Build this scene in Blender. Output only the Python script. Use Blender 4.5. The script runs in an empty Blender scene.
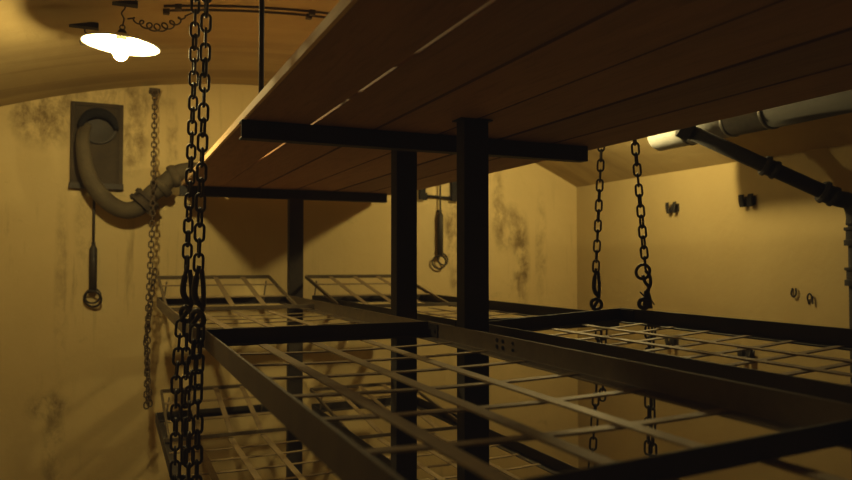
import bpy, bmesh, math, random
from mathutils import Vector, Matrix, Quaternion

random.seed(7)
S = 0.41            # one layout unit in metres
EYE = 3.75          # eye height in layout units
PI = math.pi
COL = bpy.context.scene.collection


def W(p):
    """layout point (x right, y along the bunks, z from eye level) -> world metres"""
    return Vector((p[0] * S, p[1] * S, (p[2] + EYE) * S))


def V(*a):
    return Vector(a)


# ------------------------------------------------------------------ materials
def new_mat(name):
    m = bpy.data.materials.new(name)
    m.use_nodes = True
    nt = m.node_tree
    for n in list(nt.nodes):
        nt.nodes.remove(n)
    out = nt.nodes.new('ShaderNodeOutputMaterial')
    b = nt.nodes.new('ShaderNodeBsdfPrincipled')
    nt.links.new(b.outputs[0], out.inputs[0])
    return m, nt, b


def nd(nt, t, **kw):
    n = nt.nodes.new(t)
    for k, v in kw.items():
        setattr(n, k, v)
    return n


def ramp(nt, src, stops):
    r = nd(nt, 'ShaderNodeValToRGB')
    el = r.color_ramp.elements
    while len(el) < len(stops):
        el.new(0.5)
    for e, (p, c) in zip(el, stops):
        e.position = p
        e.color = (c[0], c[1], c[2], 1) if not isinstance(c, (int, float)) else (c, c, c, 1)
    nt.links.new(src, r.inputs[0])
    return r.outputs[0]


def coords(nt, scale=(1, 1, 1)):
    t = nd(nt, 'ShaderNodeNewGeometry')
    mp = nd(nt, 'ShaderNodeMapping')
    mp.inputs['Scale'].default_value = scale
    nt.links.new(t.outputs['Position'], mp.inputs[0])
    return mp.outputs[0]


def noise(nt, vec, scale, detail=6, rough=0.6, dist=0.0):
    n = nd(nt, 'ShaderNodeTexNoise')
    n.inputs['Scale'].default_value = scale
    n.inputs['Detail'].default_value = detail
    n.inputs['Roughness'].default_value = rough
    n.inputs['Distortion'].default_value = dist
    nt.links.new(vec, n.inputs['Vector'])
    return n.outputs['Fac']


def mathn(nt, op, a, b=None, clamp=False):
    n = nd(nt, 'ShaderNodeMath', operation=op)
    n.use_clamp = clamp
    for i, x in enumerate((a, b)):
        if x is None:
            continue
        if isinstance(x, (int, float)):
            n.inputs[i].default_value = x
        else:
            nt.links.new(x, n.inputs[i])
    return n.outputs[0]


def mixc(nt, fac, a, b, mode='MIX'):
    n = nd(nt, 'ShaderNodeMix', data_type='RGBA', blend_type=mode)
    if isinstance(fac, (int, float)):
        n.inputs[0].default_value = fac
    else:
        nt.links.new(fac, n.inputs[0])
    for i, x in ((6, a), (7, b)):
        if isinstance(x, tuple):
            n.inputs[i].default_value = (x[0], x[1], x[2], 1)
        else:
            nt.links.new(x, n.inputs[i])
    return n.outputs[2]


def bump(nt, b, h, strength=0.3, dist=0.01):
    n = nd(nt, 'ShaderNodeBump')
    n.inputs['Strength'].default_value = strength
    n.inputs['Distance'].default_value = dist
    nt.links.new(h, n.inputs['Height'])
    nt.links.new(n.outputs[0], b.inputs['Normal'])


def plaster(name, base, dark, stain, spots=(), streaky=True, stain_amt=0.8, bands=False):
    """old limewashed plaster; spots = (layout point, (rx, ry, rz), strength) local stains"""
    m, nt, b = new_mat(name)
    c1 = coords(nt)
    big = noise(nt, c1, 1.1, 5, 0.6, 0.4)
    fine = noise(nt, c1, 14, 6, 0.65)
    col = mixc(nt, ramp(nt, big, [(0.3, 0), (0.72, 1)]), base, dark)
    col = mixc(nt, ramp(nt, fine, [(0.45, 0), (0.8, 0.35)]), col, dark)
    if streaky:
        c2 = coords(nt, (9, 9, 0.8))
        st = noise(nt, c2, 1.6, 5, 0.7, 0.2)
        msk = noise(nt, c1, 0.9, 3, 0.5)
        f = mathn(nt, 'MULTIPLY', ramp(nt, st, [(0.57, 0), (0.75, 1)]), ramp(nt, msk, [(0.42, 0), (0.62, 1)]))
        col = mixc(nt, mathn(nt, 'MULTIPLY', f, 0.55), col, stain)
    if bands:       # rough courses of plaster running across the vault, towards the back wall
        cb = coords(nt, (.35, 4.2, 1.2))
        bn = noise(nt, cb, 1.5, 4, 0.6, 0.6)
        sep = nd(nt, 'ShaderNodeSeparateXYZ')
        nt.links.new(coords(nt), sep.inputs[0])
        far = mathn(nt, 'MULTIPLY', mathn(nt, 'SUBTRACT', sep.outputs[1], 3.1), 1.6, True)
        f = mathn(nt, 'MULTIPLY', ramp(nt, bn, [(0.42, 0), (0.62, 1)]), mathn(nt, 'ADD', mathn(nt, 'MULTIPLY', far, .36), .06))
        col = mixc(nt, f, col, stain)
    patch = noise(nt, c1, 3.3, 8, 0.7, 0.7)
    col = mixc(nt, ramp(nt, patch, [(0.64, 0), (0.72, stain_amt * 0.45)]), col, stain)
    if spots:
        pos = nd(nt, 'ShaderNodeNewGeometry').outputs['Position']
        nz = noise(nt, coords(nt, (1, 1, 0.6)), 11, 10, 0.75, 0.25)
        nzr = ramp(nt, nz, [(0.42, 0), (0.62, 1)])
        for p, rad, k in spots:
            w = W(p)
            mp = nd(nt, 'ShaderNodeMapping', vector_type='POINT')
            sc = [1 / (r * S) for r in rad]
            mp.inputs['Scale'].default_value = sc
            mp.inputs['Location'].default_value = [-w[i] * sc[i] for i in range(3)]
            nt.links.new(pos, mp.inputs[0])
            ln = nd(nt, 'ShaderNodeVectorMath', operation='LENGTH')
            nt.links.new(mp.outputs[0], ln.inputs[0])
            fall = mathn(nt, 'SUBTRACT', 1.0, ln.outputs['Value'], True)
            fall = mathn(nt, 'MULTIPLY', fall, 2.0, True)
            f = mathn(nt, 'MULTIPLY', mathn(nt, 'MULTIPLY', fall, nzr), k)
            col = mixc(nt, f, col, stain)
    nt.links.new(col, b.inputs['Base Color'])
    b.inputs['Roughness'].default_value = 0.92
    b.inputs['Specular IOR Level'].default_value = 0.15
    hh = mathn(nt, 'ADD', mathn(nt, 'MULTIPLY', big, 0.8), mathn(nt, 'MULTIPLY', fine, 0.35))
    bump(nt, b, hh, 0.35, 0.02)
    return m


def metal(name, c0, c1, rough=0.6, metallic=0.35, scale=30, bmp=0.15):
    m, nt, b = new_mat(name)
    v = coords(nt)
    n1 = noise(nt, v, scale, 6, 0.7)
    n2 = noise(nt, v, scale * 0.2, 4, 0.6, 0.5)
    f = ramp(nt, mathn(nt, 'ADD', mathn(nt, 'MULTIPLY', n1, 0.5), mathn(nt, 'MULTIPLY', n2, 0.5)), [(0.38, 0), (0.66, 1)])
    nt.links.new(mixc(nt, f, c0, c1), b.inputs['Base Color'])
    b.inputs['Metallic'].default_value = metallic
    nt.links.new(mathn(nt, 'ADD', mathn(nt, 'MULTIPLY', n1, 0.25), rough - 0.12), b.inputs['Roughness'])
    bump(nt, b, n1, bmp, 0.002)
    return m


def wood(name, c0, c1, c2, rough=0.75):
    m, nt, b = new_mat(name)
    oi = nd(nt, 'ShaderNodeObjectInfo')
    v = coords(nt, (7, 0.55, 7))
    off = nd(nt, 'ShaderNodeVectorMath', operation='ADD')
    sc = nd(nt, 'ShaderNodeVectorMath', operation='SCALE')
    cb = nd(nt, 'ShaderNodeCombineXYZ')
    for i in range(3):
        nt.links.new(oi.outputs['Random'], cb.inputs[i])
    nt.links.new(cb.outputs[0], sc.inputs[0])
    sc.inputs['Scale'].default_value = 23.0
    nt.links.new(v, off.inputs[0])
    nt.links.new(sc.outputs[0], off.inputs[1])
    g = noise(nt, off.outputs[0], 2.2, 8, 0.62, 0.9)
    g2 = noise(nt, off.outputs[0], 14, 4, 0.6, 0.3)
    col = mixc(nt, ramp(nt, g, [(0.3, 0), (0.7, 1)]), c0, c1)
    col = mixc(nt, ramp(nt, g2, [(0.5, 0), (0.75, 0.55)]), col, c2)
    kn = nd(nt, 'ShaderNodeTexVoronoi', feature='F1')
    kv = coords(nt, (2.6, 1.0, 2.6))
    nt.links.new(kv, kn.inputs['Vector'])
    kn.inputs['Scale'].default_value = 1.8
    col = mixc(nt, ramp(nt, kn.outputs['Distance'], [(0.03, 0.85), (0.09, 0)]), col, c2)
    bv = nd(nt, 'ShaderNodeMath', operation='MULTIPLY')
    hs = nd(nt, 'ShaderNodeHueSaturation')
    bv.operation = 'MULTIPLY_ADD'
    nt.links.new(oi.outputs['Random'], bv.inputs[0])
    bv.inputs[1].default_value = 0.45
    bv.inputs[2].default_value = 0.78
    nt.links.new(bv.outputs[0], hs.inputs['Value'])
    nt.links.new(col, hs.inputs['Color'])
    nt.links.new(hs.outputs[0], b.inputs['Base Color'])
    b.inputs['Roughness'].default_value = rough
    b.inputs['Specular IOR Level'].default_value = 0.25
    bump(nt, b, g2, 0.2, 0.003)
    return m


def emitter(name, color, strength):
    m, nt, b = new_mat(name)
    n = noise(nt, coords(nt), 3)
    b.inputs['Base Color'].default_value = (*color, 1)
    b.inputs['Emission Color'].default_value = (*color, 1)
    nt.links.new(mathn(nt, 'ADD', mathn(nt, 'MULTIPLY', n, strength * 0.02), strength), b.inputs['Emission Strength'])
    return m


BY = 10.6                                              # back wall
M = {}
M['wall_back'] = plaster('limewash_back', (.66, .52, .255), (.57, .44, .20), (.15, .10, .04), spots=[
    ((-.85, BY, 1.95), (.5, .6, .55), .85), ((.22, BY, 1.7), (.28, .6, .6), .75),
    ((.28, BY, 2.2), (.5, .6, .22), .6), ((-.1, BY, 2.28), (.7, .6, .22), .55),
    ((-.35, BY, .55), (.14, .6, .9), .45), ((-.62, BY, -.3), (.1, .6, 1.6), .35),
    ((-.75, BY, -1.9), (.3, .6, .22), .75), ((-.68, BY, -2.5), (.16, .6, .9), .6),
    ((5.15, BY, .55), (.22, .6, 1.0), .8), ((6.25, BY, .55), (.4, .6, .5), .65),
    ((6.45, BY, -.1), (.2, .6, .9), .9), ((6.0, BY, .9), (.16, .6, .8), .6),
    ((6.85, BY, .2), (.14, .6, 1.2), .45), ((5.25, BY, -.35), (.2, .6, .3), .6),
    ((1.1, BY, 1.8), (.18, .6, .7), .45), ((.75, BY, 1.6), (.1, .6, .9), .5)], stain_amt=.6)
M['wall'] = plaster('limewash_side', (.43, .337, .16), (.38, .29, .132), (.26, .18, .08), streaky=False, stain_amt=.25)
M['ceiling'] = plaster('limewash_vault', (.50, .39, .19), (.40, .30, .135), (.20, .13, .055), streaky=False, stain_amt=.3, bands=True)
M['floor'] = plaster('concrete_floor', (.22, .18, .11), (.14, .11, .06), (.06, .05, .03), streaky=False)
M['black'] = metal('black_steel', (.014, .012, .009), (.030, .025, .018), .7, .1)
M['steel'] = metal('brown_steel', (.095, .070, .036), (.16, .12, .062), .65, .15)
M['steel_dark'] = metal('dark_brown_steel', (.028, .022, .014), (.055, .042, .024), .6, .3)
M['strap'] = metal('dusty_strap', (.20, .145, .07), (.32, .235, .115), .65, .2)
M['chain'] = metal('chain_steel', (.028, .023, .015), (.070, .054, .031), .62, .3, 60)
M['chain_old'] = metal('rusty_chain', (.06, .04, .018), (.12, .08, .036), .7, .2, 60)
M['rust'] = metal('rusty_plate', (.034, .024, .011), (.072, .050, .023), .85, .0, 16)
M['pipe_grey'] = metal('grey_paint_pipe', (.060, .045, .021), (.105, .080, .040), .85, .0, 12)
M['duct'] = metal('pale_duct', (.20, .20, .19), (.30, .297, .28), .8, .0, 26, .4)
M['duct_shaded'] = metal('shade_painted_duct', (.016, .014, .009), (.028, .024, .016), .9, .0, 9)  # shade along the near duct run, put into its base colour
M['duct_ring'] = metal('duct_band', (.035, .03, .022), (.06, .052, .038), .5, .3)
M['pipe_black'] = metal('black_pipe', (.007, .0055, .004), (.016, .012, .008), .9, .0)
M['wood'] = wood('bunk_plank_wood', (.34, .185, .095), (.42, .235, .12), (.20, .10, .05))
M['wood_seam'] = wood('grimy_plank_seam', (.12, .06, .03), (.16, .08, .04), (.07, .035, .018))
M['wood_edge'] = wood('pale_plank_wood', (.56, .38, .19), (.64, .45, .24), (.42, .27, .12))
M['enamel'] = metal('white_enamel', (.84, .84, .80), (.80, .79, .74), .35, 0, 8, .02)
M['bulb'] = emitter('glowing_bulb', (1.0, .775, .315), 900)
M['bulb_right'] = emitter('glowing_bulb_right', (1.0, .775, .315), 1120)
M['hood_black'] = metal('near_black_hood', (.003, .0025, .002), (.008, .006, .004), .95, 0)  # near-black base colour for the hood over the duct mouth
M['cable'] = metal('dusty_cable', (.05, .04, .025), (.10, .08, .045), .7, .1)


# ------------------------------------------------------------------ mesh helpers
def finish(name, bm, mat, parent=None, bevel=0, smooth=False, origin=None):
    """bm in layout units -> ONE mesh object in world metres"""
    for v in bm.verts:
        v.co = W(v.co)
    bmesh.ops.recalc_face_normals(bm, faces=bm.faces[:])
    if parent is not None:
        o0 = parent['_o']
        o0 = Vector(o0)
    elif origin is not None:
        o0 = W(origin)
    else:
        xs = [v.co for v in bm.verts]
        lo = Vector([min(c[i] for c in xs) for i in range(3)])
        hi = Vector([max(c[i] for c in xs) for i in range(3)])
        o0 = Vector(((lo.x + hi.x) / 2, (lo.y + hi.y) / 2, lo.z))
    for v in bm.verts:
        v.co -= o0
    me = bpy.data.meshes.new(name)
    bm.to_mesh(me)
    bm.free()
    if isinstance(mat, (list, tuple)):
        for x in mat:
            me.materials.append(x)
    else:
        me.materials.append(mat)
    if smooth:
        for p in me.polygons:
            p.use_smooth = True
    o = bpy.data.objects.new(name, me)
    COL.objects.link(o)
    if parent is not None:
        o.parent = parent
        o['_o'] = parent['_o']
    else:
        o.location = o0
        o['_o'] = tuple(o0)
    if bevel:
        md = o.modifiers.new('edge', 'BEVEL')
        md.width = bevel
        md.segments = 2
        md.limit_method = 'ANGLE'
        md.angle_limit = 0.6
        if smooth is None:
            pass
    return o


def thing(name, loc, label, cat, group=None):
    o = bpy.data.objects.new(name, None)
    COL.objects.link(o)
    o.empty_display_size = .05
    o.location = W(loc)
    o['_o'] = tuple(W(loc))
    tag(o, label, cat, group)
    return o


def tag(o, label, cat, group=None):
    o['label'] = label
    o['category'] = cat
    if group:
        o['group'] = group
    return o


def struct(o):
    o['kind'] = 'structure'
    return o


def add_box(bm, lo, hi):
    r = bmesh.ops.create_cube(bm, size=1)
    for v in r['verts']:
        for i in range(3):
            v.co[i] = lo[i] if v.co[i] < 0 else hi[i]
    return r['verts']


def prism(bm, prof, p0, p1, side, up):
    """extrude the closed 2D profile (list of (s, u)) from p0 to p1"""
    side = Vector(side).normalized()
    up = Vector(up).normalized()
    a = [bm.verts.new(Vector(p0) + side * s + up * u) for s, u in prof]
    b = [bm.verts.new(Vector(p1) + side * s + up * u) for s, u in prof]
    n = len(prof)
    for i in range(n):
        bm.faces.new((a[i], a[(i + 1) % n], b[(i + 1) % n], b[i]))
    bm.faces.new(a[::-1])
    bm.faces.new(b)


def L_prof(h, w, t):
    """angle iron hanging below the path: web of height h, bottom flange of width w to +side"""
    return [(0, 0), (t, 0), (t, -h + t), (w, -h + t), (w, -h), (0, -h)]


def ribbon(bm, pts, width, thick, wdir, up=(0, 0, 1)):
    wd = Vector(wdir).normalized() * width / 2
    ud = Vector(up).normalized() * thick / 2
    rings = []
    for p in pts:
        p = Vector(p)
        rings.append([bm.verts.new(p - wd - ud), bm.verts.new(p + wd - ud), bm.verts.new(p + wd + ud), bm.verts.new(p - wd + ud)])
    for a, b in zip(rings, rings[1:]):
        for i in range(4):
            bm.faces.new((a[i], a[(i + 1) % 4], b[(i + 1) % 4], b[i]))
    bm.faces.new(rings[0][::-1])
    bm.faces.new(rings[-1])


def tube(bm, pts, r, seg=12, closed=False, caps=True):
    pts = [Vector(p) for p in pts]
    n = len(pts)
    rr = r if isinstance(r, (list, tuple)) else [r] * n
    rings = []
    nrm = None
    for i, p in enumerate(pts):
        if closed:
            t = pts[(i + 1) % n] - pts[i - 1]
        else:
            t = pts[min(i + 1, n - 1)] - pts[max(i - 1, 0)]
        t.normalize()
        if nrm is None:
            nrm = t.orthogonal().normalized()
        else:
            nrm = (nrm - t * nrm.dot(t))
            nrm = nrm.normalized() if nrm.length > 1e-6 else t.orthogonal().normalized()
        bn = t.cross(nrm)
        rings.append([bm.verts.new(p + (nrm * math.cos(2 * PI * k / seg) + bn * math.sin(2 * PI * k / seg)) * rr[i]) for k in range(seg)])
    m = n if closed else n - 1
    for i in range(m):
        a, b = rings[i], rings[(i + 1) % n]
        sh = 0
        if closed and i == n - 1:
            sh = min(range(seg), key=lambda s: (a[0].co - b[s].co).length)
        for k in range(seg):
            bm.faces.new((a[k], a[(k + 1) % seg], b[(k + 1 + sh) % seg], b[(k + sh) % seg]))
    if caps and not closed:
        bm.faces.new(rings[0][::-1])
        bm.faces.new(rings[-1])


def ring(bm, c, R, r, normal, seg=24, s2=8):
    q = Vector((0, 0, 1)).rotation_difference(Vector(normal))
    tube(bm, [Vector(c) + q @ Vector((math.cos(2 * PI * k / seg) * R, math.sin(2 * PI * k / seg) * R, 0)) for k in range(seg)], r, s2, closed=True)


def smooth_path(pts, n=8):
    """Catmull-Rom"""
    pts = [Vector(p) for p in pts]
    P = [pts[0] * 2 - pts[1]] + pts + [pts[-1] * 2 - pts[-2]]
    out = []
    for i in range(1, len(P) - 2):
        for k in range(n):
            t = k / n
            a, b, c, d = P[i - 1], P[i], P[i + 1], P[i + 2]
            out.append(.5 * ((2 * b) + (c - a) * t + (2 * a - 5 * b + 4 * c - d) * t * t + (3 * b - a - 3 * c + d) * t ** 3))
    out.append(pts[-1])
    return out


def lathe(bm, prof, c, axis=(0, 0, 1), seg=40, close=False):
    """prof = list of (radius, height)"""
    q = Vector((0, 0, 1)).rotation_difference(Vector(axis))
    rings = []
    for r, h in prof:
        if r < 1e-6:
            rings.append([bm.verts.new(Vector(c) + q @ Vector((0, 0, h)))])
        else:
            rings.append([bm.verts.new(Vector(c) + q @ Vector((r * math.cos(2 * PI * k / seg), r * math.sin(2 * PI * k / seg), h))) for k in range(seg)])
    pairs = list(zip(rings, rings[1:]))
    if close:
        pairs.append((rings[-1], rings[0]))
    for a, b in pairs:
        for k in range(seg):
            k2 = (k + 1) % seg
            if len(a) == 1 and len(b) == 1:
                continue
            if len(a) == 1:
                bm.faces.new((a[0], b[k], b[k2]))
            elif len(b) == 1:
                bm.faces.new((a[k], a[k2], b[0]))
            else:
                bm.faces.new((a[k], a[k2], b[k2], b[k]))


def lerp(a, b, t):
    return Vector(a) * (1 - t) + Vector(b) * t


# ------------------------------------------------------------------ room shell
XL, XR, YF, ZF = -3.05, 7.6, -4.2, -EYE


def vault(x):
    return 2.6 - .0455 * (x - 2.3) ** 2


def build_room():
    t = .25
    bm = bmesh.new()
    add_box(bm, (XL - t, YF - t, ZF - .3), (XR + t, BY + t, ZF))
    struct(finish('floor', bm, M['floor']))
    bm = bmesh.new()
    add_box(bm, (XL - t, YF, ZF), (XL, BY, vault(XL)))
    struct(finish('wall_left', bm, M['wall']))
    bm = bmesh.new()
    add_box(bm, (XR, YF, ZF), (XR + t, BY, vault(XR)))
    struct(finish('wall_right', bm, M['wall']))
    n = 40
    xs = [XL - t + (XR - XL + 2 * t) * i / n for i in range(n + 1)]
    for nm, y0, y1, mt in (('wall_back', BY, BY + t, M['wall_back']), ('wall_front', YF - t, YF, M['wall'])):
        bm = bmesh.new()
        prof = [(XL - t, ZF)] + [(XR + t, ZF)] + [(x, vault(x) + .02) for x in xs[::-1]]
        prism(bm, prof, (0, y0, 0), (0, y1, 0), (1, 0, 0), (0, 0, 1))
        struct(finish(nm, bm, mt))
    bm = bmesh.new()
    prof = [(x, vault(x)) for x in xs] + [(x, vault(x) + .3) for x in xs[::-1]]
    prism(bm, prof, (0, YF - t, 0), (0, BY + t, 0), (1, 0, 0), (0, 0, 1))
    struct(finish('ceiling', bm, M['ceiling']))


build_room()

# ------------------------------------------------------------------ top bunk of planks
EDGES = [.84, 1.337, 1.82, 2.35, 2.91, 3.42, 3.95]
BY0, BY1 = -1.6, 10.15
ZB = 1.0
TH = .066


def build_platform():
    t = thing('plank_bunk', (2.39, 4.2, ZB), 'broad top bunk of brown wooden planks seen from below, carried on the black beams', 'bunk')
    for i in range(6):
        x0, x1 = EDGES[i], EDGES[i + 1]
        bm = bmesh.new()
        ys = [BY0 + (BY1 - BY0) * k / 24 for k in range(25)]

        def gl(y):
            if i == 1:
                return .010 if y < 6.9 else max(.0015, .010 * (7.5 - y) / .6)
            return .003

        def gr(y):
            if i == 0:
                return .010 if y < 6.9 else max(.0015, .010 * (7.5 - y) / .6)
            return .003
        dz = random.uniform(0, .008) if i not in (0, 5) else 0
        c = .012
        rings = []
        for y in ys:
            a = x0 + (gl(y) if i else 0)
            b = x1 - (gr(y) if i < 5 else 0)
            rings.append([bm.verts.new((x, y, z)) for x, z in ((a + (.004 if i == 1 else c), ZB + dz), (b - c, ZB + dz), (b, ZB + dz + c), (b, ZB + (.024 if i == 0 else TH)), (b - (.09 if i == 0 else .004), ZB + TH), (a, ZB + TH), (a, ZB + dz + (.004 if i == 1 else c)))])
        for p, q in zip(rings, rings[1:]):
            for k in range(7):
                bm.faces.new((p[k], p[(k + 1) % 7], q[(k + 1) % 7], q[k]))
        bm.faces.new(rings[0][::-1])
        bm.faces.new(rings[-1])
        o = finish('plank', bm, [M['wood'], M['wood_edge'], M['wood_seam']], t)
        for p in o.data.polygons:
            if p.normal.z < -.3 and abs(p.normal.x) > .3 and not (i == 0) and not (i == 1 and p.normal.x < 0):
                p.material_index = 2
        if i == 0:      # the sawn outer edge and upper side take a paler wood colour
            for p in o.data.polygons:
                if p.normal.x < -.6 or p.normal.z > .3:
                    p.material_index = 1
    for y in (3.65, 4.42, 7.0, 1.2):
        bm = bmesh.new()
        add_box(bm, (.95, y - .02, ZB + TH), (3.85, y + .02, ZB + TH + .06))
        finish('batten', bm, M['wood'], t, bevel=.003)
    return t


build_platform()


# ------------------------------------------------------------------ steel frame: beams, posts, rod
def c_channel(bm, p0, p1, depth, h, t, side, up):
    """C section, web at side=0, flanges to +side"""
    prism(bm, [(0, 0), (depth, 0), (depth, t), (t, t), (t, h - t), (depth, h - t), (depth, h), (0, h)], p0, p1, side, up)


def bolt(bm, c, n, r=.014, h=.01):
    lathe(bm, [(0, 0), (r, 0), (r, h), (r * .6, h), (0, h)], c, n, 6)
    lathe(bm, [(r * 1.5, 0), (r * 1.5, h * .3), (0, h * .3)], c, n, 14)


def steel_beam(y, x0, x1, label):
    t = thing('steel_beam', (x0, y, ZB - .132), label, 'beam', 'cross beams under the plank bunk')
    bm = bmesh.new()
    c_channel(bm, (x0, y, ZB - .132), (x1, y, ZB - .132), .11, .131, .014, (0, 1, 0), (0, 0, 1))
    finish('channel', bm, M['black'], t, bevel=.0015)
    for x in (x0 + .09, x1 - .09):
        bm = bmesh.new()
        bolt(bm, (x, y, ZB - .065), (0, -1, 0), .018)
        finish('bolt', bm, M['steel_dark'], t)
    return t


NB, FB = 5.1, 9.9
steel_beam(NB, .82, 3.78, 'long black steel beam under the planks in front, passing behind the nearest post')
steel_beam(FB, .80, 3.72, 'black steel beam under the far end of the planks against the back wall')


def steel_post(x0, x1, y, dep, top, label, mat):
    t = thing('steel_post', ((x0 + x1) / 2, y, ZF), label, 'post', 'upright steel posts')
    bm = bmesh.new()
    w = x1 - x0
    # box-like channel: web to the camera, flanges back
    prism(bm, [(0, 0), (w, 0), (w, dep), (w - .022, dep), (w - .022, .022), (.022, .022), (.022, dep), (0, dep)],
          (x0, y, ZF), (x0, y, top), (1, 0, 0), (0, 1, 0))
    finish('channel', bm, mat, t, bevel=.002)
    bm = bmesh.new()
    add_box(bm, (x0 - .06, y - .05, ZF), (x1 + .06, y + dep + .05, ZF + .03))
    finish('base_plate', bm, mat, t, bevel=.002)
    bm = bmesh.new()
    add_box(bm, (x0 - .03, y - .01, top - .01), (x1 + .03, y + dep + .01, top))
    finish('head_plate', bm, mat, t, bevel=.001)
    return t


steel_post(2.236, 2.43, 4.43, .125, ZB, 'nearest black steel post, standing in front of the cross beam and reaching the planks', M['black'])
steel_post(2.197, 2.385, 5.62, .14, ZB, 'middle black steel post just behind the front cross beam', M['black'])
steel_post(2.225, 2.425, 9.75, .12, ZB - .133, 'farthest steel post, grey-brown, holding up the beam by the back wall', M['steel_dark'])


def hanger_rod():
    x, y = .968, 5.16
    t = thing('hanger_rod', (x, y, ZB + TH), 'thin black vertical rod from the vault down to the plank edge beside the chains', 'rod')
    bm = bmesh.new()
    tube(bm, [(x, y, ZB + TH), (x, y, vault(x) + .02)], .019, 12)
    finish('rod', bm, M['black'], t, smooth=True)
    bm = bmesh.new()
    lathe(bm, [(0, 0), (.045, 0), (.045, .03), (.02, .03), (0, .03)], (x, y, ZB + TH + .001), (0, 0, 1), 6)
    finish('nut', bm, M['black'], t)


hanger_rod()

# ------------------------------------------------------------------ suspended beds
RH, RW, RT = .122, .10, .012


def bed(label, L0, L1, R0, R1, hinge, raise_=0.0, hinge_yaw=0.0, rail='steel', n_cross=6, braces=True, inset=.05, sag=.018, detail=False, hx=(0., 1.), roll=0.0):
    """L0,L1,R0,R1: top edge corners of the angle-iron frame (near/far left, near/far right).
    hinge: fraction along the length where the headrest starts; headrest at the far end when raise_>0,
    at the near end when hinge_yaw is given."""
    L0, L1, R0, R1 = map(Vector, (L0, L1, R0, R1))
    base = (L0 + L1 + R0 + R1) / 4
    t = thing('bunk_bed_frame', (base.x, base.y, base.z - RH), label, 'bed', 'hanging bunk bed frames')
    m_r = M[rail]
    across0 = (R0 - L0).normalized()
    up = Vector((0, 0, 1))

    def P(u, v, dz=0.0):          # u across 0..1, v along 0..1
        return lerp(lerp(L0, R0, u), lerp(L1, R1, u), v) + up * dz
    # side rails
    bm = bmesh.new()
    prism(bm, L_prof(RH, RW, RT), L0, L1, across0, up)
    finish('side_rail', bm, m_r, t, bevel=.0012)
    bm = bmesh.new()
    prism(bm, L_prof(RH, RW, RT), R0, R1, -across0, up)
    finish('side_rail', bm, m_r, t, bevel=.0012)
    along = (L1 - L0).normalized()
    for a, b, s in ((L1, R1, -along), (L0, R0, along)):
        d = (b - a).normalized() * (RT + .001)
        bm = bmesh.new()
        prism(bm, L_prof(RH - .012, RW * .8, RT), a + d, b - d, s, up)
        finish('end_rail', bm, M['steel_dark'], t, bevel=.0012)
    # corner plates with bolts inside the side rails
    for u, v, sx in ((0, 1, 1), (1, 1, -1)):
        c = P(u, v) + across0 * sx * (RT + .001) - along * .10
        bm = bmesh.new()
        n = across0 * sx
        prism(bm, [(-.09, -.012), (.085, -.012), (.085, -RH + .02), (-.09, -RH + .02)], c, c + n * .008, along, up)
        for k in (-.05, .04):
            bolt(bm, c + along * k - up * .06 + n * .008, n, .013)
        finish('corner_plate', bm, M['steel_dark'], t)
    if detail:
        n = -across0
        for yy in (3.87, 3.80, 3.68):
            for dzz in (-.032, -.072):
                bm = bmesh.new()
                bolt(bm, P(1, (yy - R0.y) / (R1.y - R0.y), dzz) + n * RT, n, .0095 if yy > 3.7 else .007)
                finish('bolt', bm, M['black'], t)
    head_far = raise_ > 0
    v_lo, v_hi = (0.0, hinge) if head_far else (hinge, 1.0)
    dz = -RH + RT + .004

    def sagz(u, v):
        return -sag * 4 * u * (1 - u) * (1.0)
    wl = across0
    # lengthwise straps
    for k in range(1, 4):
        u = (.228, .448, .672)[k - 1]
        bm = bmesh.new()
        vs = [v_lo + (v_hi - v_lo) * j / 12 for j in range(13)]
        ribbon(bm, [P(u, v, dz + .010 + sagz(u, v) * (1 if 0 < j < 12 else .9)) for j, v in enumerate(vs)], .062, .008, wl)
        finish('long_strap', bm, M['strap'], t)
    for k in range(n_cross):
        v = v_lo + (v_hi - v_lo) * ((k + 1) / (n_cross + 1)) + random.uniform(-.003, .003)
        bm = bmesh.new()
        us = [.03 + .94 * j / 12 for j in range(13)]
        ribbon(bm, [P(u, v, dz + sagz(u, v)) for u in us], .05, .008, along)
        finish('cross_strap', bm, M['strap'], t)
    # hinge bar
    dv = hinge_yaw / (L1 - L0).length
    a, b = P(.012, hinge - dv * .5, dz + .03 - roll), P(.988, hinge + dv * .5, dz + .03 + roll * .25)
    bm = bmesh.new()
    hb = -.012 if raise_ else -.045
    prism(bm, [(-.035, .03), (-.022, .03), (-.022, hb + .013), (.035, hb + .013), (.035, hb), (-.035, hb)], a, b, along, up)
    finish('hinge_bar', bm, M['steel' if raise_ else 'steel_dark'], t, bevel=.001)
    # headrest
    ve = 1.05 if head_far else .03
    h = finish_head(t, P, hinge, ve, raise_, dz, across0, along, braces, hx, roll)
    return t


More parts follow.
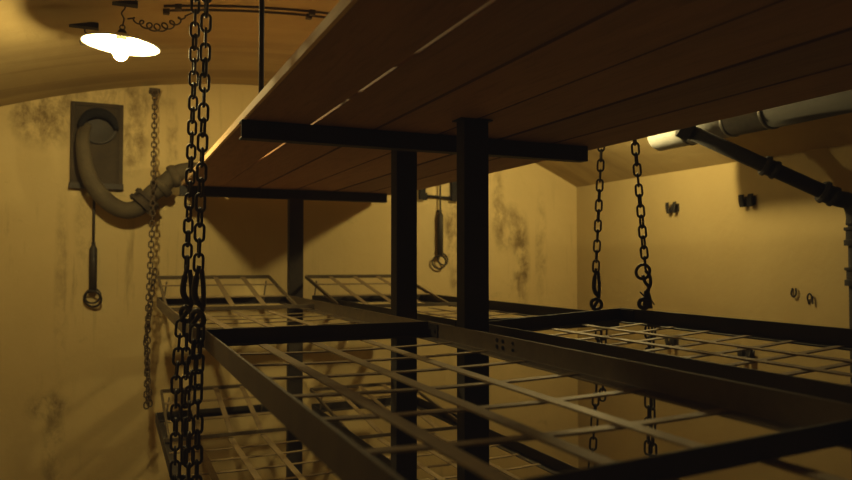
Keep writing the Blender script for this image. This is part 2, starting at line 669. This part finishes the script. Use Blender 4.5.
def finish_head(t, P, hinge, ve, rz, dz, across, along, braces, hx, roll=0.0):
    up = Vector((0, 0, 1))
    ua, ub = .03 + hx[0], .97 - (1 - hx[1])
    zl = dz + (.02 if rz else -.004)
    h0 = hinge if rz else hinge - .008
    A0, B0 = P(ua, h0, zl - roll), P(ub, h0, zl)
    A1, B1 = P(ua, ve, zl + rz + (.0 if rz else 0)), P(ub, ve, zl + rz)
    bm = bmesh.new()
    sl = (A1 - A0).normalized()
    nn = across.cross(sl).normalized()
    if nn.z < 0:
        nn = -nn
    pr = [(-.014, -.020), (.014, -.020), (.014, .020), (-.014, .020)]
    prism(bm, pr, A0, A1, across, nn)
    prism(bm, pr, B0, B1, across, nn)
    prism(bm, [(-.018, -.022), (.018, -.022), (.018, .022), (-.018, .022)], A1, B1, sl, nn)
    hr = finish('headrest', bm, M['steel'], t, bevel=.001)
    for k in range(1, 4):
        u = k / 4
        bm = bmesh.new()
        ribbon(bm, [lerp(A0, B0, u), lerp(A1, B1, u)], .06, .008, across, nn)
        finish('long_strap', bm, M['strap'], hr)
    for k in (.35, .72):
        bm = bmesh.new()
        ribbon(bm, [lerp(A0, A1, k), lerp(B0, B1, k)], .06, .008, sl, nn)
        finish('cross_strap', bm, M['strap'], hr)
    if braces and rz:
        for q in (.06, .94):
            p = lerp(lerp(A1, B1, q), lerp(A0, B0, q), .15)
            bm = bmesh.new()
            f = Vector((p.x - .05, p.y - .05, P(0.5, .95, -RH).z + .02))
            tube(bm, [p, f], .011, 8)
            finish('stay', bm, M['steel'], hr)
    return hr


# middle tier
bed('large foreground bed frame on the left, its corner at the twin chains',
    (.56, .12, -.465), (.56, 4.93, -.452), (2.19, .12, -.465), (2.19, 4.93, -.452), .30, 0, 0, detail=True, n_cross=6, roll=.045)
bed('foreground bed frame on the right of the posts, dark rails, under the two right-hand chains',
    (2.56, .1, -.475), (2.54, 4.84, -.465), (4.22, .1, -.42), (4.15, 5.14, -.415), .30, 0, 0, rail='steel_dark', n_cross=9, sag=.01)
bed('left bed frame beyond the foreground one, its headrest raised near the back wall',
    (.52, 4.99, -.46), (.52, 9.72, -.46), (2.19, 4.99, -.46), (2.19, 9.72, -.46), .69, .33, 0, n_cross=6, hx=(-.01, .91))
bed('right bed frame beyond the posts, its raised headrest seen behind the middle post',
    (2.54, 5.2, -.475), (2.54, 9.72, -.475), (4.2, 5.22, -.475), (4.2, 9.72, -.475), .66, .34, 0, rail='steel_dark', n_cross=6, hx=(-.05, .87))
# bottom tier
bed('low left bed frame under the far bed, at the foot of the twin chains',
    (.52, 4.99, -1.92), (.52, 9.72, -1.92), (2.19, 4.99, -1.92), (2.19, 9.72, -1.92), .74, .31, 0, n_cross=7, hx=(.02, .90), rail='steel_dark')
bed('low right bed frame far below, seen between the straps and the two near posts',
    (2.54, 5.05, -1.97), (2.54, 9.72, -1.97), (4.08, 5.05, -1.97), (4.08, 9.72, -1.97), .62, .24, 0, n_cross=6, rail='steel_dark')

# ------------------------------------------------------------------ chains
PITCH, LW, LR = .0985, .028, .0096
LINKS = {}


def link_mesh(key, mat, sc=1.0, w=LW, r=LR):
    if key in LINKS:
        return LINKS[key]
    bm = bmesh.new()
    half = PITCH / 2 * sc + r
    pts = []
    for k in range(9):
        a = PI * k / 8
        pts.append(Vector((w * math.cos(a), 0, (half - w) + w * math.sin(a))))
    for k in range(9):
        a = PI + PI * k / 8
        pts.append(Vector((w * math.cos(a), 0, -(half - w) + w * math.sin(a))))
    tube(bm, pts, r, 8, closed=True)
    bmesh.ops.recalc_face_normals(bm, faces=bm.faces[:])
    for v in bm.verts:
        v.co *= S
    me = bpy.data.meshes.new(key)
    bm.to_mesh(me)
    bm.free()
    me.materials.append(mat)
    for p in me.polygons:
        p.use_smooth = True
    LINKS[key] = me
    return me


def add_links(t, pts, key, mat, yaw0=.4, sc=1.0, jit=.25):
    me = link_mesh(key, mat, sc, *((.029, .0095) if 'old' in key else (LW, LR)))
    pts = [Vector(p) for p in pts]
    seglen = [(b - a).length for a, b in zip(pts, pts[1:])]
    tot = sum(seglen)
    pitch = PITCH * sc
    n = max(1, int(round(tot / pitch)))
    org = Vector(t['_o'])
    for i in range(n):
        d = (i + .5) * tot / n
        k = 0
        while k < len(seglen) - 1 and d > seglen[k]:
            d -= seglen[k]
            k += 1
        p = lerp(pts[k], pts[k + 1], d / seglen[k])
        dirn = (pts[k + 1] - pts[k]).normalized()
        o = bpy.data.objects.new('link', me)
        COL.objects.link(o)
        o.parent = t
        q = Vector((0, 0, 1)).rotation_difference(dirn)
        if dirn.z < 0:
            q = Vector((0, 0, -1)).rotation_difference(dirn)
        yaw = yaw0 + (PI / 2 if i % 2 else 0) + random.uniform(-jit, jit)
        o.rotation_mode = 'QUATERNION'
        o.rotation_quaternion = q @ Quaternion((0, 0, 1), yaw)
        o.location = W(p) - org


def chain(label, pts, group, mat='chain', yaw=.4, sc=1.0, hook=None, eye=True, loops=None):
    pts = [Vector(p) for p in pts]
    t = thing('hanging_chain', pts[0], label, 'chain', group)
    add_links(t, pts, mat + '_link_%d' % round(sc * 100), M[mat], yaw, sc)
    if loops:
        for l in loops:
            add_links(t, l, mat + '_link_%d' % round(sc * 100), M[mat], yaw + .5, sc, .5)
    if eye == 'wall':
        p = pts[0]
        bm = bmesh.new()
        ring(bm, p + V(0, 0, .03), .045, .014, (.3, 1, 0), 16, 8)
        add_box(bm, (p.x - .07, p.y - .01, p.z + .06), (p.x + .07, BY, p.z + .10))
        finish('wall_arm', bm, M[mat], t)
    elif eye:
        p = pts[0]
        bm = bmesh.new()
        ring(bm, p + V(0, 0, .03), .038, .011, (.3, 1, 0), 16, 8)
        tube(bm, [p + V(0, 0, .065), (p.x, p.y, max(vault(p.x) + .01, p.z + .1))], .012, 8)
        finish('ceiling_eye', bm, M[mat], t, smooth=True)
    if hook:
        p = pts[-1]
        bm = bmesh.new()
        if hook == 'ring':          # open ring beside a shackle, wire tail
            ring(bm, p + V(-.045, -.02, -.03), .062, .013, (.25, 1, .2), 20, 8)
            tube(bm, smooth_path([p + V(.0, 0, -.02), p + V(.045, 0, -.07), p + V(.05, 0, -.14), p + V(.01, 0, -.2)], 5), .015, 8)
            tube(bm, smooth_path([p + V(-.03, 0, -.06), p + V(-.005, 0, -.12), p + V(.03, 0, -.16), p + V(.02, 0, -.22)], 5), .015, 8)
            tube(bm, [p + V(.01, 0, -.19), p + V(.015, 0, -.25), p + V(.02, 0, -.34)], [.022, .036, .042], 10)
            ring(bm, p + V(-.02, 0, -.30), .04, .018, (.6, .8, .1), 16, 8)
            tube(bm, [p + V(.02, 0, -.22), p + V(.09, 0, -.31)], .006, 6)
            tube(bm, [p + V(.0, 0, -.25), p + V(-.07, -.01, -.20)], .006, 6)
        else:                       # flat hook with latch
            tube(bm, smooth_path([p + V(0.005, 0, .03), p + V(-.012, 0, -.05), p + V(-.022, 0, -.15), p + V(.0, 0, -.21), p + V(.03, 0, -.24)], 6), [.014] * 6 + [.021] * 13 + [.016] * 6, 8)
            tube(bm, smooth_path([p + V(.02, -.01, .0), p + V(.032, -.01, -.12), p + V(.03, 0, -.25), p + V(-.02, 0, -.33), p + V(-.04, 0, -.36)], 5), .016, 8)
            ring(bm, p + V(.0, -.005, -.31), .05, .017, (.8, .6, .2), 18, 8)
        finish('hook', bm, M[mat], t, smooth=True)
    return t


G1 = 'chains carrying the bunk beds'
chain('left one of the twin dark chains hanging in front of the pale back wall',
      [(.522, 5.24, vault(.5) - .08), (.51, 5.24, 1.2), (.475, 5.24, -.06)], G1, sc=.88, yaw=.15, hook='flat')
chain('right one of the twin dark chains, nearer the plank bunk, holding the foreground bed corner',
      [(.55, 4.78, vault(.55) - .08), (.535, 4.80, 1.2), (.51, 4.83, -.06)], G1, yaw=.1, hook='flat')
chain('rusty old chain hanging flat before the back wall beside the grey hose',
      [(.505, 10.40, 2.27), (.475, 10.0, .6), (.43, 9.86, -.5), (.42, 9.86, -1.88)], G1, mat='chain_old', yaw=.05, sc=.70, eye='wall',
      loops=[[(.50, 9.80, -.1), (.40, 9.80, -1.0), (.46, 9.82, -1.85)]])
chain('dark chain behind the right bed corner, farther of the two right-hand chains',
      [(4.34, 5.60, vault(4.33) - .08), (4.30, 5.60, 1.0), (4.215, 5.58, -.10)], G1, yaw=-.65, hook='flat')
chain('slanting dark chain with an open ring and shackle on the right bed rail',
      [(3.95, 4.80, vault(3.93) - .08), (4.03, 4.80, 1.1), (4.14, 4.80, -.06)], G1, sc=.9, yaw=-.5, hook='ring')
G2 = 'doubled chains below the middle beds'
chain('doubled lower chain at the far left corner of the foreground bed, tangled links',
      [(.44, 5.24, -.42), (.41, 5.2, -.8), (.405, 5.18, -1.95)], G2, yaw=.0, eye=False,
      loops=[[(.48, 5.24, -.42), (.47, 5.16, -.85), (.455, 5.15, -1.95)]])
chain('doubled lower chain hanging beside the left rail of the foreground bed',
      [(.49, 4.80, -.42), (.455, 4.75, -.9), (.455, 4.75, -2.15)], G2, yaw=-.2, eye=False,
      loops=[[(.53, 4.82, -.42), (.515, 4.8, -.7), (.50, 4.8, -2.15)]])
chain('lower chain under the right bed, left of the two seen through its straps',
      [(4.23, 5.56, -.64), (4.15, 5.5, -1.2), (4.09, 5.5, -1.95)], G2, yaw=-.6, eye=False,
      loops=[[(4.29, 5.56, -.64), (4.22, 5.5, -1.3)]])
chain('doubled lower chain under the right bed, right of the two seen through its straps',
      [(4.17, 4.80, -.55), (4.15, 4.80, -1.62)], G2, yaw=-.65, eye=False,
      loops=[[(4.22, 4.82, -.55), (4.20, 4.80, -1.75)]])

# ------------------------------------------------------------------ lamps
LAMPS = []


def lamp(c, axis, label, hookdx=.02, bulb='bulb'):
    c = Vector(c)
    ax = Vector(axis).normalized()
    t = thing('pendant_lamp', c, label, 'lamp', 'enamel pendant lamps')
    bm = bmesh.new()
    R = .335
    lathe(bm, [(R, 0), (R + .008, .006), (R, .014), (.25, .045), (.12, .085), (.060, .105), (.044, .105), (.044, .095), (.115, .073), (.245, .033), (R - .012, .004)], c, ax, 56, close=True)
    finish('shade', bm, M['enamel'], t, smooth=True)
    bm = bmesh.new()
    lathe(bm, [(0, .15), (.02, .15), (.036, .135), (.046, .10), (.047, .06), (.046, .05), (0, .05)], c, ax, 24)
    finish('socket', bm, M['steel_dark'], t, smooth=True)
    bm = bmesh.new()
    lathe(bm, [(0, -.140), (.025, -.135), (.048, -.118), (.063, -.090), (.065, -.065), (.056, -.032), (.042, -.005), (.035, .02), (.034, .049), (0, .049)], c, ax, 20)
    finish('bulb', bm, M[bulb], t, smooth=True)
    bm = bmesh.new()
    top = c + ax * .15
    ring(bm, top + V(0, 0, .02), .022, .006, (.2, 1, 0), 14, 6)
    ceil = Vector((top.x + hookdx, top.y, vault(top.x)))
    gap = ceil.z - top.z
    tube(bm, smooth_path([top + V(0, 0, .03), top + V(.012, 0, gap * .4), top + V(-.008, 0, gap * .6), ceil + V(0, 0, -gap * .2), ceil], 5), .007, 6)
    finish('suspension_wire', bm, M['cable'], t, smooth=True)
    bm = bmesh.new()
    add_box(bm, (ceil.x - .11, ceil.y - .05, ceil.z - .022), (ceil.x + .11, ceil.y + .05, ceil.z + .02))
    finish('ceiling_plate', bm, M['black'], t, bevel=.002)
    return t


LX, LY, LZ = .05, 7.06, 1.972
lamp((LX, LY, LZ), (.055, -.02, 1), 'glowing white enamel dish lamp hanging from the vault at upper left')
lamp((5.45, 7.26, 1.965), (-.03, -.02, 1), 'second enamel dish lamp over the right aisle behind the plank bunk', bulb='bulb_right')


def ceiling_hook(x, y):
    z = vault(x)
    t = thing('ceiling_hook', (x, y, z), 'dark ceiling plate with a wire hook, left of the glowing lamp', 'hook')
    bm = bmesh.new()
    add_box(bm, (x - .14, y - .05, z - .03), (x + .14, y + .05, z + .02))
    finish('plate', bm, M['black'], t, bevel=.002)
    bm = bmesh.new()
    tube(bm, smooth_path([(x + .02, y, z - .03), (x + .02, y, z - .07), (x + .06, y, z - .11), (x + .03, y, z - .14), (x - .02, y, z - .16), (x - .01, y, z - .20), (x + .03, y, z - .2)], 6), .007, 6)
    finish('hook', bm, M['cable'], t, smooth=True)


ceiling_hook(-.29, 7.62)


def flex():
    # curled flex from the lamp hook to the junction on the ceiling
    pts = []
    a = Vector((LX + .09, LY - .06, LZ + .25))
    b = Vector((LX + .56, LY + .12, vault(LX + .5) - .1))
    n = 120
    for k in range(n + 1):
        s = k / n
        p = lerp(a, b, s)
        p.z -= .10 * math.sin(PI * s)
        ph = 2 * PI * 7 * s
        r = .042 * math.sin(PI * min(1, max(0.02, s))) ** .4
        pts.append(p + V(math.cos(ph) * r, math.sin(ph) * r * .5, math.sin(ph) * r))
    pts = [Vector((LX + .05, LY - .05, LZ + .24))] + pts + [b + V(.1, 0, .06), b + V(.2, 0, .10)]
    bm = bmesh.new()
    tube(bm, pts, .0075, 6)
    o = finish('curled_flex', bm, M['cable'], smooth=True)
    tag(o, 'curly dark lamp cord looping from the glowing lamp up to the ceiling wires', 'cord')


flex()


def conduit():
    for k, (dy, lab) in enumerate(((0, 'upper one of two thin wires running across the vault'), (-.13, 'lower one of two thin wires running across the vault'))):
        t = thing('ceiling_wire', (1.2, 7.3 + dy, vault(1.2)), lab, 'wire', 'ceiling wires')
        bm = bmesh.new()
        tube(bm, [(x, 7.3 + dy, vault(x) - .014) for x in [.42 + (2.6 - .42) * i / 20 for i in range(21)]], .011, 8)
        finish('wire', bm, M['cable'], t, smooth=True)
        for x in ((.45, 1.86) if k == 0 else (.55, 1.86)):
            bm = bmesh.new()
            add_box(bm, (x - .03, 7.3 + dy - .03, vault(x) - .05), (x + .03, 7.3 + dy + .03, vault(x) + .01))
            finish('clip', bm, M['cable'], t, bevel=.003)


conduit()


# ------------------------------------------------------------------ fittings on the back wall
def duct_plate():
    x0, x1, z0, z1 = -.53, .115, .985, 2.13
    t = thing('vent_plate', ((x0 + x1) / 2, BY, z0), 'rusty square-cut steel plate on the back wall with a round duct mouth', 'vent plate')
    bm = bmesh.new()
    y = BY - .04
    add_box(bm, (x0, y, z0), (x1, BY, z1))
    finish('plate', bm, M['rust'], t, bevel=.003)
    bm = bmesh.new()
    for a, b in (((x0, z0), (x0 + .05, z1)), ((x1 - .05, z0), (x1, z1)), ((x0 + .052, z1 - .05), (x1 - .052, z1))):
        add_box(bm, (a[0], y - .03, a[1]), (b[0], y, b[1]))
    finish('rim', bm, M['rust'], t, bevel=.002)
    bm = bmesh.new()
    add_box(bm, (x0 - .01, y - .06, z0 - .02), (x1 + .01, y, z0 + .06))
    finish('ledge', bm, M['steel_dark'], t, bevel=.002)
    bm = bmesh.new()
    cx, cz = -.19, 1.80
    lathe(bm, [(.225, 0), (.225, .05), (.19, .05), (.19, .01), (0, .01)], (cx, y, cz), (0, -1, 0), 32)
    finish('duct_mouth', bm, M['steel_dark'], t, smooth=True, bevel=.001)
    bm = bmesh.new()
    arc = [(cx + .215 * math.cos(a), y - .16, cz - .04 + .215 * math.sin(a)) for a in [.05 + (PI - .1) * k / 16 for k in range(17)]]
    tube(bm, arc, [.03 + .035 * math.sin(PI * k / 16) for k in range(17)], 12)
    finish('hood', bm, M['hood_black'], t, smooth=True)


duct_plate()


def hose():
    t = thing('air_hose', (0, BY - .2, .8), 'grey bent air pipe curving from the rusty plate down and right to the bunk', 'pipe')
    y = BY - .30
    path = smooth_path([(-.33, BY - .115, 1.80), (-.365, y + .12, 1.72), (-.375, y, 1.55), (-.33, y, 1.22), (-.22, y, .96), (-.05, y, .77), (.12, y, .68), (.28, y, .70), (.385, y, .80)], 8)
    bm = bmesh.new()
    nP = len(path)
    tube(bm, path, [.062 + .05 * min(1, k / (nP * .55)) for k in range(nP)], 20)
    finish('lower_bend', bm, M['pipe_grey'], t, smooth=True)
    bm = bmesh.new()
    p2 = smooth_path([(.385, y, .80), (.5, y, .93), (.60, y, 1.0), (.68, y, 1.1), (.80, y, 1.20), (.95, y, 1.245), (1.15, y, 1.25), (1.28, y + .1, 1.25), (1.32, BY, 1.25)], 8)
    tube(bm, p2, .114, 20)
    finish('upper_bend', bm, M['pipe_grey'], t, smooth=True)
    d = Vector((.115, 0, .125)).normalized()
    bm = bmesh.new()
    for s in (-.075, .03):
        lathe(bm, [(.11, 0), (.19, 0), (.19, .045), (.11, .045)], Vector((.385, y, .80)) + d * s, d, 24, close=True)
    lathe(bm, [(.12, 0), (.145, 0), (.145, .07), (.12, .07)], Vector((.385, y, .80)) + d * -.038, d, 24, close=True)
    for a in range(3):
        q = Quaternion(d, a * 2 * PI / 3 + .5)
        c = Vector((.385, y, .80)) + q @ (d.cross(V(0, 1, 0)).normalized() * .165)
        tube(bm, [c - d * .1, c + d * .09], .022, 6)
    finish('flange_clamp', bm, M['rust'], t)
    bm = bmesh.new()
    for p, dd in (((.60, y, 1.0), (.09, 0, .09)), ((.755, y, 1.16), (.12, 0, .05))):
        lathe(bm, [(.10, -.05), (.148, -.05), (.16, 0), (.148, .05), (.10, .05)], p, dd, 24, close=True)
    finish('collar', bm, M['pipe_grey'], t, smooth=True)


hose()


def pull(x, ztop, zs, ze, zr, label, tilt):
    y = BY - .08
    t = thing('hanging_pull_handle', (x, BY, ze), label, 'pull handle', 'pull handles on the back wall')
    bm = bmesh.new()
    tube(bm, [(x, y, ztop), (x, y, zs)], .017, 8)
    finish('rod', bm, M['steel_dark'], t, smooth=True)
    bm = bmesh.new()
    add_box(bm, (x - .025, y - .015, zs + .02), (x + .025, BY, zs + .05))
    finish('wall_guide', bm, M['steel_dark'], t)
    bm = bmesh.new()
    tube(bm, [(x, y, zs + .02), (x, y, zs), (x, y, zs - .04), (x, y, ze), (x, y, ze - .015)], [.02, .03, .05, .05, .02], 12)
    finish('grip', bm, M['steel_dark'], t, smooth=True)
    for k in (0, 1):
        bm = bmesh.new()
        dx = (-.03, .05)[k] if tilt else 0.0
        ring(bm, (x + dx, y - .02 + .03 * k, zr + (.05 if tilt else .035) * k), .098 + .012 * (1 - k), .0135, (.3 - .5 * k * tilt, 1, .32 - .6 * k), 28, 8)
        finish('pull_ring', bm, M['steel_dark'], t, smooth=True)
    return t


pull(-.235, .97, .20, -.40, -.50, 'left pull rod with two rings hanging below the rusty plate', 0)
pull(4.87, 1.32, .78, .08, -.02, 'right pull rod with two rings seen between the two near posts', 1)


def bracket():
    t = thing('wall_bracket', (4.85, BY, 1.0), 'dark U-shaped wall bracket behind the right pull rod', 'bracket')
    y = BY - .06
    for x in (4.565, 5.135):
        bm = bmesh.new()
        add_box(bm, (x - .05, y - .03, 1.0), (x + .05, BY, 1.5))
        finish('arm', bm, M['pipe_black'], t, bevel=.003)
        bm = bmesh.new()
        add_box(bm, (x - .07, y - .05, .98), (x + .07, y - .03, 1.10))
        finish('foot', bm, M['pipe_black'], t, bevel=.002)
    bm = bmesh.new()
    tube(bm, [(4.615, y, 1.055), (5.085, y, 1.03)], .022, 8)
    finish('crossbar', bm, M['pipe_black'], t, smooth=True)


bracket()


# ------------------------------------------------------------------ right side: duct, black pipe, wall hooks
def duct():
    x, z, r = 6.36, 1.585, .185
    y1 = 7.15
    t = thing('air_duct', (x, 3.5, z - r), 'thick pale round air duct under the vault along the right wall', 'duct')
    bm = bmesh.new()
    lathe(bm, [(0, 0), (r - .07, 0), (r - .025, .02), (r, .07), (r, y1 - 5.4), (0, y1 - 5.4)], (x, y1, z), (0, -1, 0), 40)
    finish('duct_tube', bm, M['duct'], t, smooth=True)
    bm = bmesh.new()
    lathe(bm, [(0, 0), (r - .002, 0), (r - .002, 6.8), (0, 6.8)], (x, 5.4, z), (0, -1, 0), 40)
    o = finish('duct_tube', bm, M['duct_shaded'], t, smooth=True)
    o['label'] = 'near section of the duct, shade painted into its darker colour'
    for y in (6.55, 5.92, 5.40, 3.6, 2.0):
        bm = bmesh.new()
        lathe(bm, [(r - .005, -.022), (r + .006, -.022), (r + .009, -.012), (r + .009, .012), (r + .006, .022), (r - .005, .022)], (x, y, z), (0, -1, 0), 40, close=True)
        finish('band', bm, M['duct_ring'], t, smooth=True)
    for y in (6.9, 4.4, 1.2):
        bm = bmesh.new()
        tube(bm, [(x, y, z + r), (x, y, vault(x) + .02)], .014, 8)
        finish('hanger', bm, M['steel_dark'], t)


duct()


def black_pipe():
    t = thing('drain_pipe', (7.2, 5.4, -1), 'black jointed pipe slanting down from the duct and dropping along the right wall', 'pipe')
    a, b = Vector((5.90, 6.12, 1.46)), Vector((7.20, 5.375, .725))
    d = (b - a).normalized()
    bm = bmesh.new()
    tube(bm, [a, b], .082, 18)
    finish('slanting_run', bm, M['pipe_black'], t, smooth=True)
    bm = bmesh.new()
    q = Vector((7.45, 5.27, b.z - .13))
    e = smooth_path([b - d * .02, b + d * .1, lerp(b, q, .8) + V(0, 0, .03), q + V(0, 0, -.07), q + V(0, 0, -.2)], 6)
    tube(bm, e, .09, 18)
    finish('elbow', bm, M['pipe_black'], t, smooth=True)
    bm = bmesh.new()
    tube(bm, [(q.x, q.y, q.z - .19), (q.x, q.y, ZF)], .07, 18)
    finish('drop', bm, M['pipe_black'], t, smooth=True)
    for s, rr in ((.58, .105), (.985, .115)):
        bm = bmesh.new()
        p = lerp(a, b, s)
        lathe(bm, [(.08, -.08), (rr, -.08), (rr + .012, -.05), (rr + .012, -.03), (rr - .012, -.02), (rr - .012, .03), (rr, .05), (rr, .08), (.08, .08)], p, d, 20, close=True)
        finish('coupling', bm, M['pipe_black'], t)
    for zz in (.27, -.17, -1.6):
        bm = bmesh.new()
        lathe(bm, [(.06, -.10), (.11, -.10), (.11, -.04), (.09, -.03), (.09, .06), (.11, .07), (.11, .10), (.06, .10)], (q.x, q.y, zz), (0, 0, 1), 20, close=True)
        finish('coupling', bm, M['pipe_black'], t)
    bm = bmesh.new()
    lathe(bm, [(.08, -.03), (.11, -.03), (.11, .10), (.06, .12), (0, .12)], a, -d, 18)
    finish('end_cap', bm, M['pipe_black'], t)


black_pipe()


def wall_hook(y, z, label, kind, k=.9):
    t = thing('wall_hook', (XR, y, z), label, 'wall hook', 'iron hooks on the right wall')
    x = XR
    mat = M['pipe_black']
    if kind in ('U', 'box'):
        bm = bmesh.new()
        add_box(bm, (x - k * .02, y - k * .10, z - k * .07), (x, y + k * .10, z + k * .06))
        if kind == 'U':
            pass
        finish('back_plate', bm, M['rust'] if kind == 'U' else mat, t, bevel=.004)
        for s in (-1, 1):
            bm = bmesh.new()
            wdt = .035 if kind == 'U' else .05
            pts = smooth_path([(x - k * .01, y + s * k * .055, z + k * .03), (x - k * .05, y + s * k * .06, z - k * .06), (x - k * .08, y + s * k * .065, z - k * .09), (x - k * .10, y + s * k * .075, z + k * .0), (x - k * .09, y + s * k * .085, z + k * .085)], 5)
            ribbon(bm, pts, wdt * 1.6 * k, .03 * k, (0, 1, 0), (1, 0, .3))
            finish('claw', bm, mat, t, bevel=.002)
    else:
        bm = bmesh.new()
        if kind == 'u':
            pts = smooth_path([(x - k * .01, y + k * .06, z + k * .08), (x - k * .05, y + k * .06, z - k * .03), (x - k * .06, y, z - k * .09), (x - k * .05, y - k * .05, z - k * .03), (x - k * .05, y - k * .05, z + k * .09)], 6)
        else:
            pts = smooth_path([(x - k * .01, y + k * .055, z - k * .12), (x - k * .05, y + k * .055, z + k * .02), (x - k * .06, y, z + k * .09), (x - k * .05, y - k * .05, z + k * .02), (x - k * .05, y - k * .055, z - k * .11)], 6)
        tube(bm, pts, .018 * k, 8)
        finish('bent_rod', bm, mat, t, smooth=True)


wall_hook(8.16, .79, 'claw hook high on the right wall, right of the slanting chain', 'U')
wall_hook(6.80, .79, 'dark claw hook high on the right wall within the duct shadow', 'box')
wall_hook(6.15, -.38, 'small U-shaped wall hook low on the right wall, left of an inverted one', 'u', .6)
wall_hook(5.93, -.44, 'small inverted U-shaped hook on the right wall, near the black drop pipe', 'n', .6)
wall_hook(8.2, -1.17, 'claw hook on the right wall seen through the right bed straps, left one', 'U')
wall_hook(6.85, -1.2, 'dark claw hook on the right wall seen through the right bed straps, right one', 'box')

# ------------------------------------------------------------------ world, camera, colour
wd = bpy.data.worlds.new('dim_bunker')
bpy.context.scene.world = wd
wd.use_nodes = True
bg = wd.node_tree.nodes['Background']
bg.inputs[0].default_value = (.01, .008, .005, 1)
bg.inputs[1].default_value = 0.2

cam_d = bpy.data.cameras.new('camera')
cam = bpy.data.objects.new('camera', cam_d)
COL.objects.link(cam)
cam_d.sensor_width = 36
cam_d.lens = 36 * 714 / 852
cam.location = (0, 0, EYE * S)
cam.rotation_euler = (math.radians(90 + 1.69), 0, math.radians(-23.7))
cam_d.clip_start = .02
cam_d.dof.use_dof = True
cam_d.dof.focus_distance = 2.1
cam_d.dof.aperture_fstop = 3.5
sc = bpy.context.scene
sc.camera = cam
sc.view_settings.view_transform = 'Standard'
sc.view_settings.look = 'None'
sc.view_settings.exposure = 0.0
sc.view_settings.gamma = 1.0
sc.view_settings.use_curve_mapping = True
cmap = sc.view_settings.curve_mapping
cmap.black_level = (-.0025, -.0022, -.0022)
cmap.update()
sc.cycles.max_bounces = 10
sc.cycles.diffuse_bounces = 8
sc.cycles.glossy_bounces = 3
sc.cycles.sample_clamp_indirect = 4.0

for o in bpy.data.objects:
    if '_o' in o:
        del o['_o']
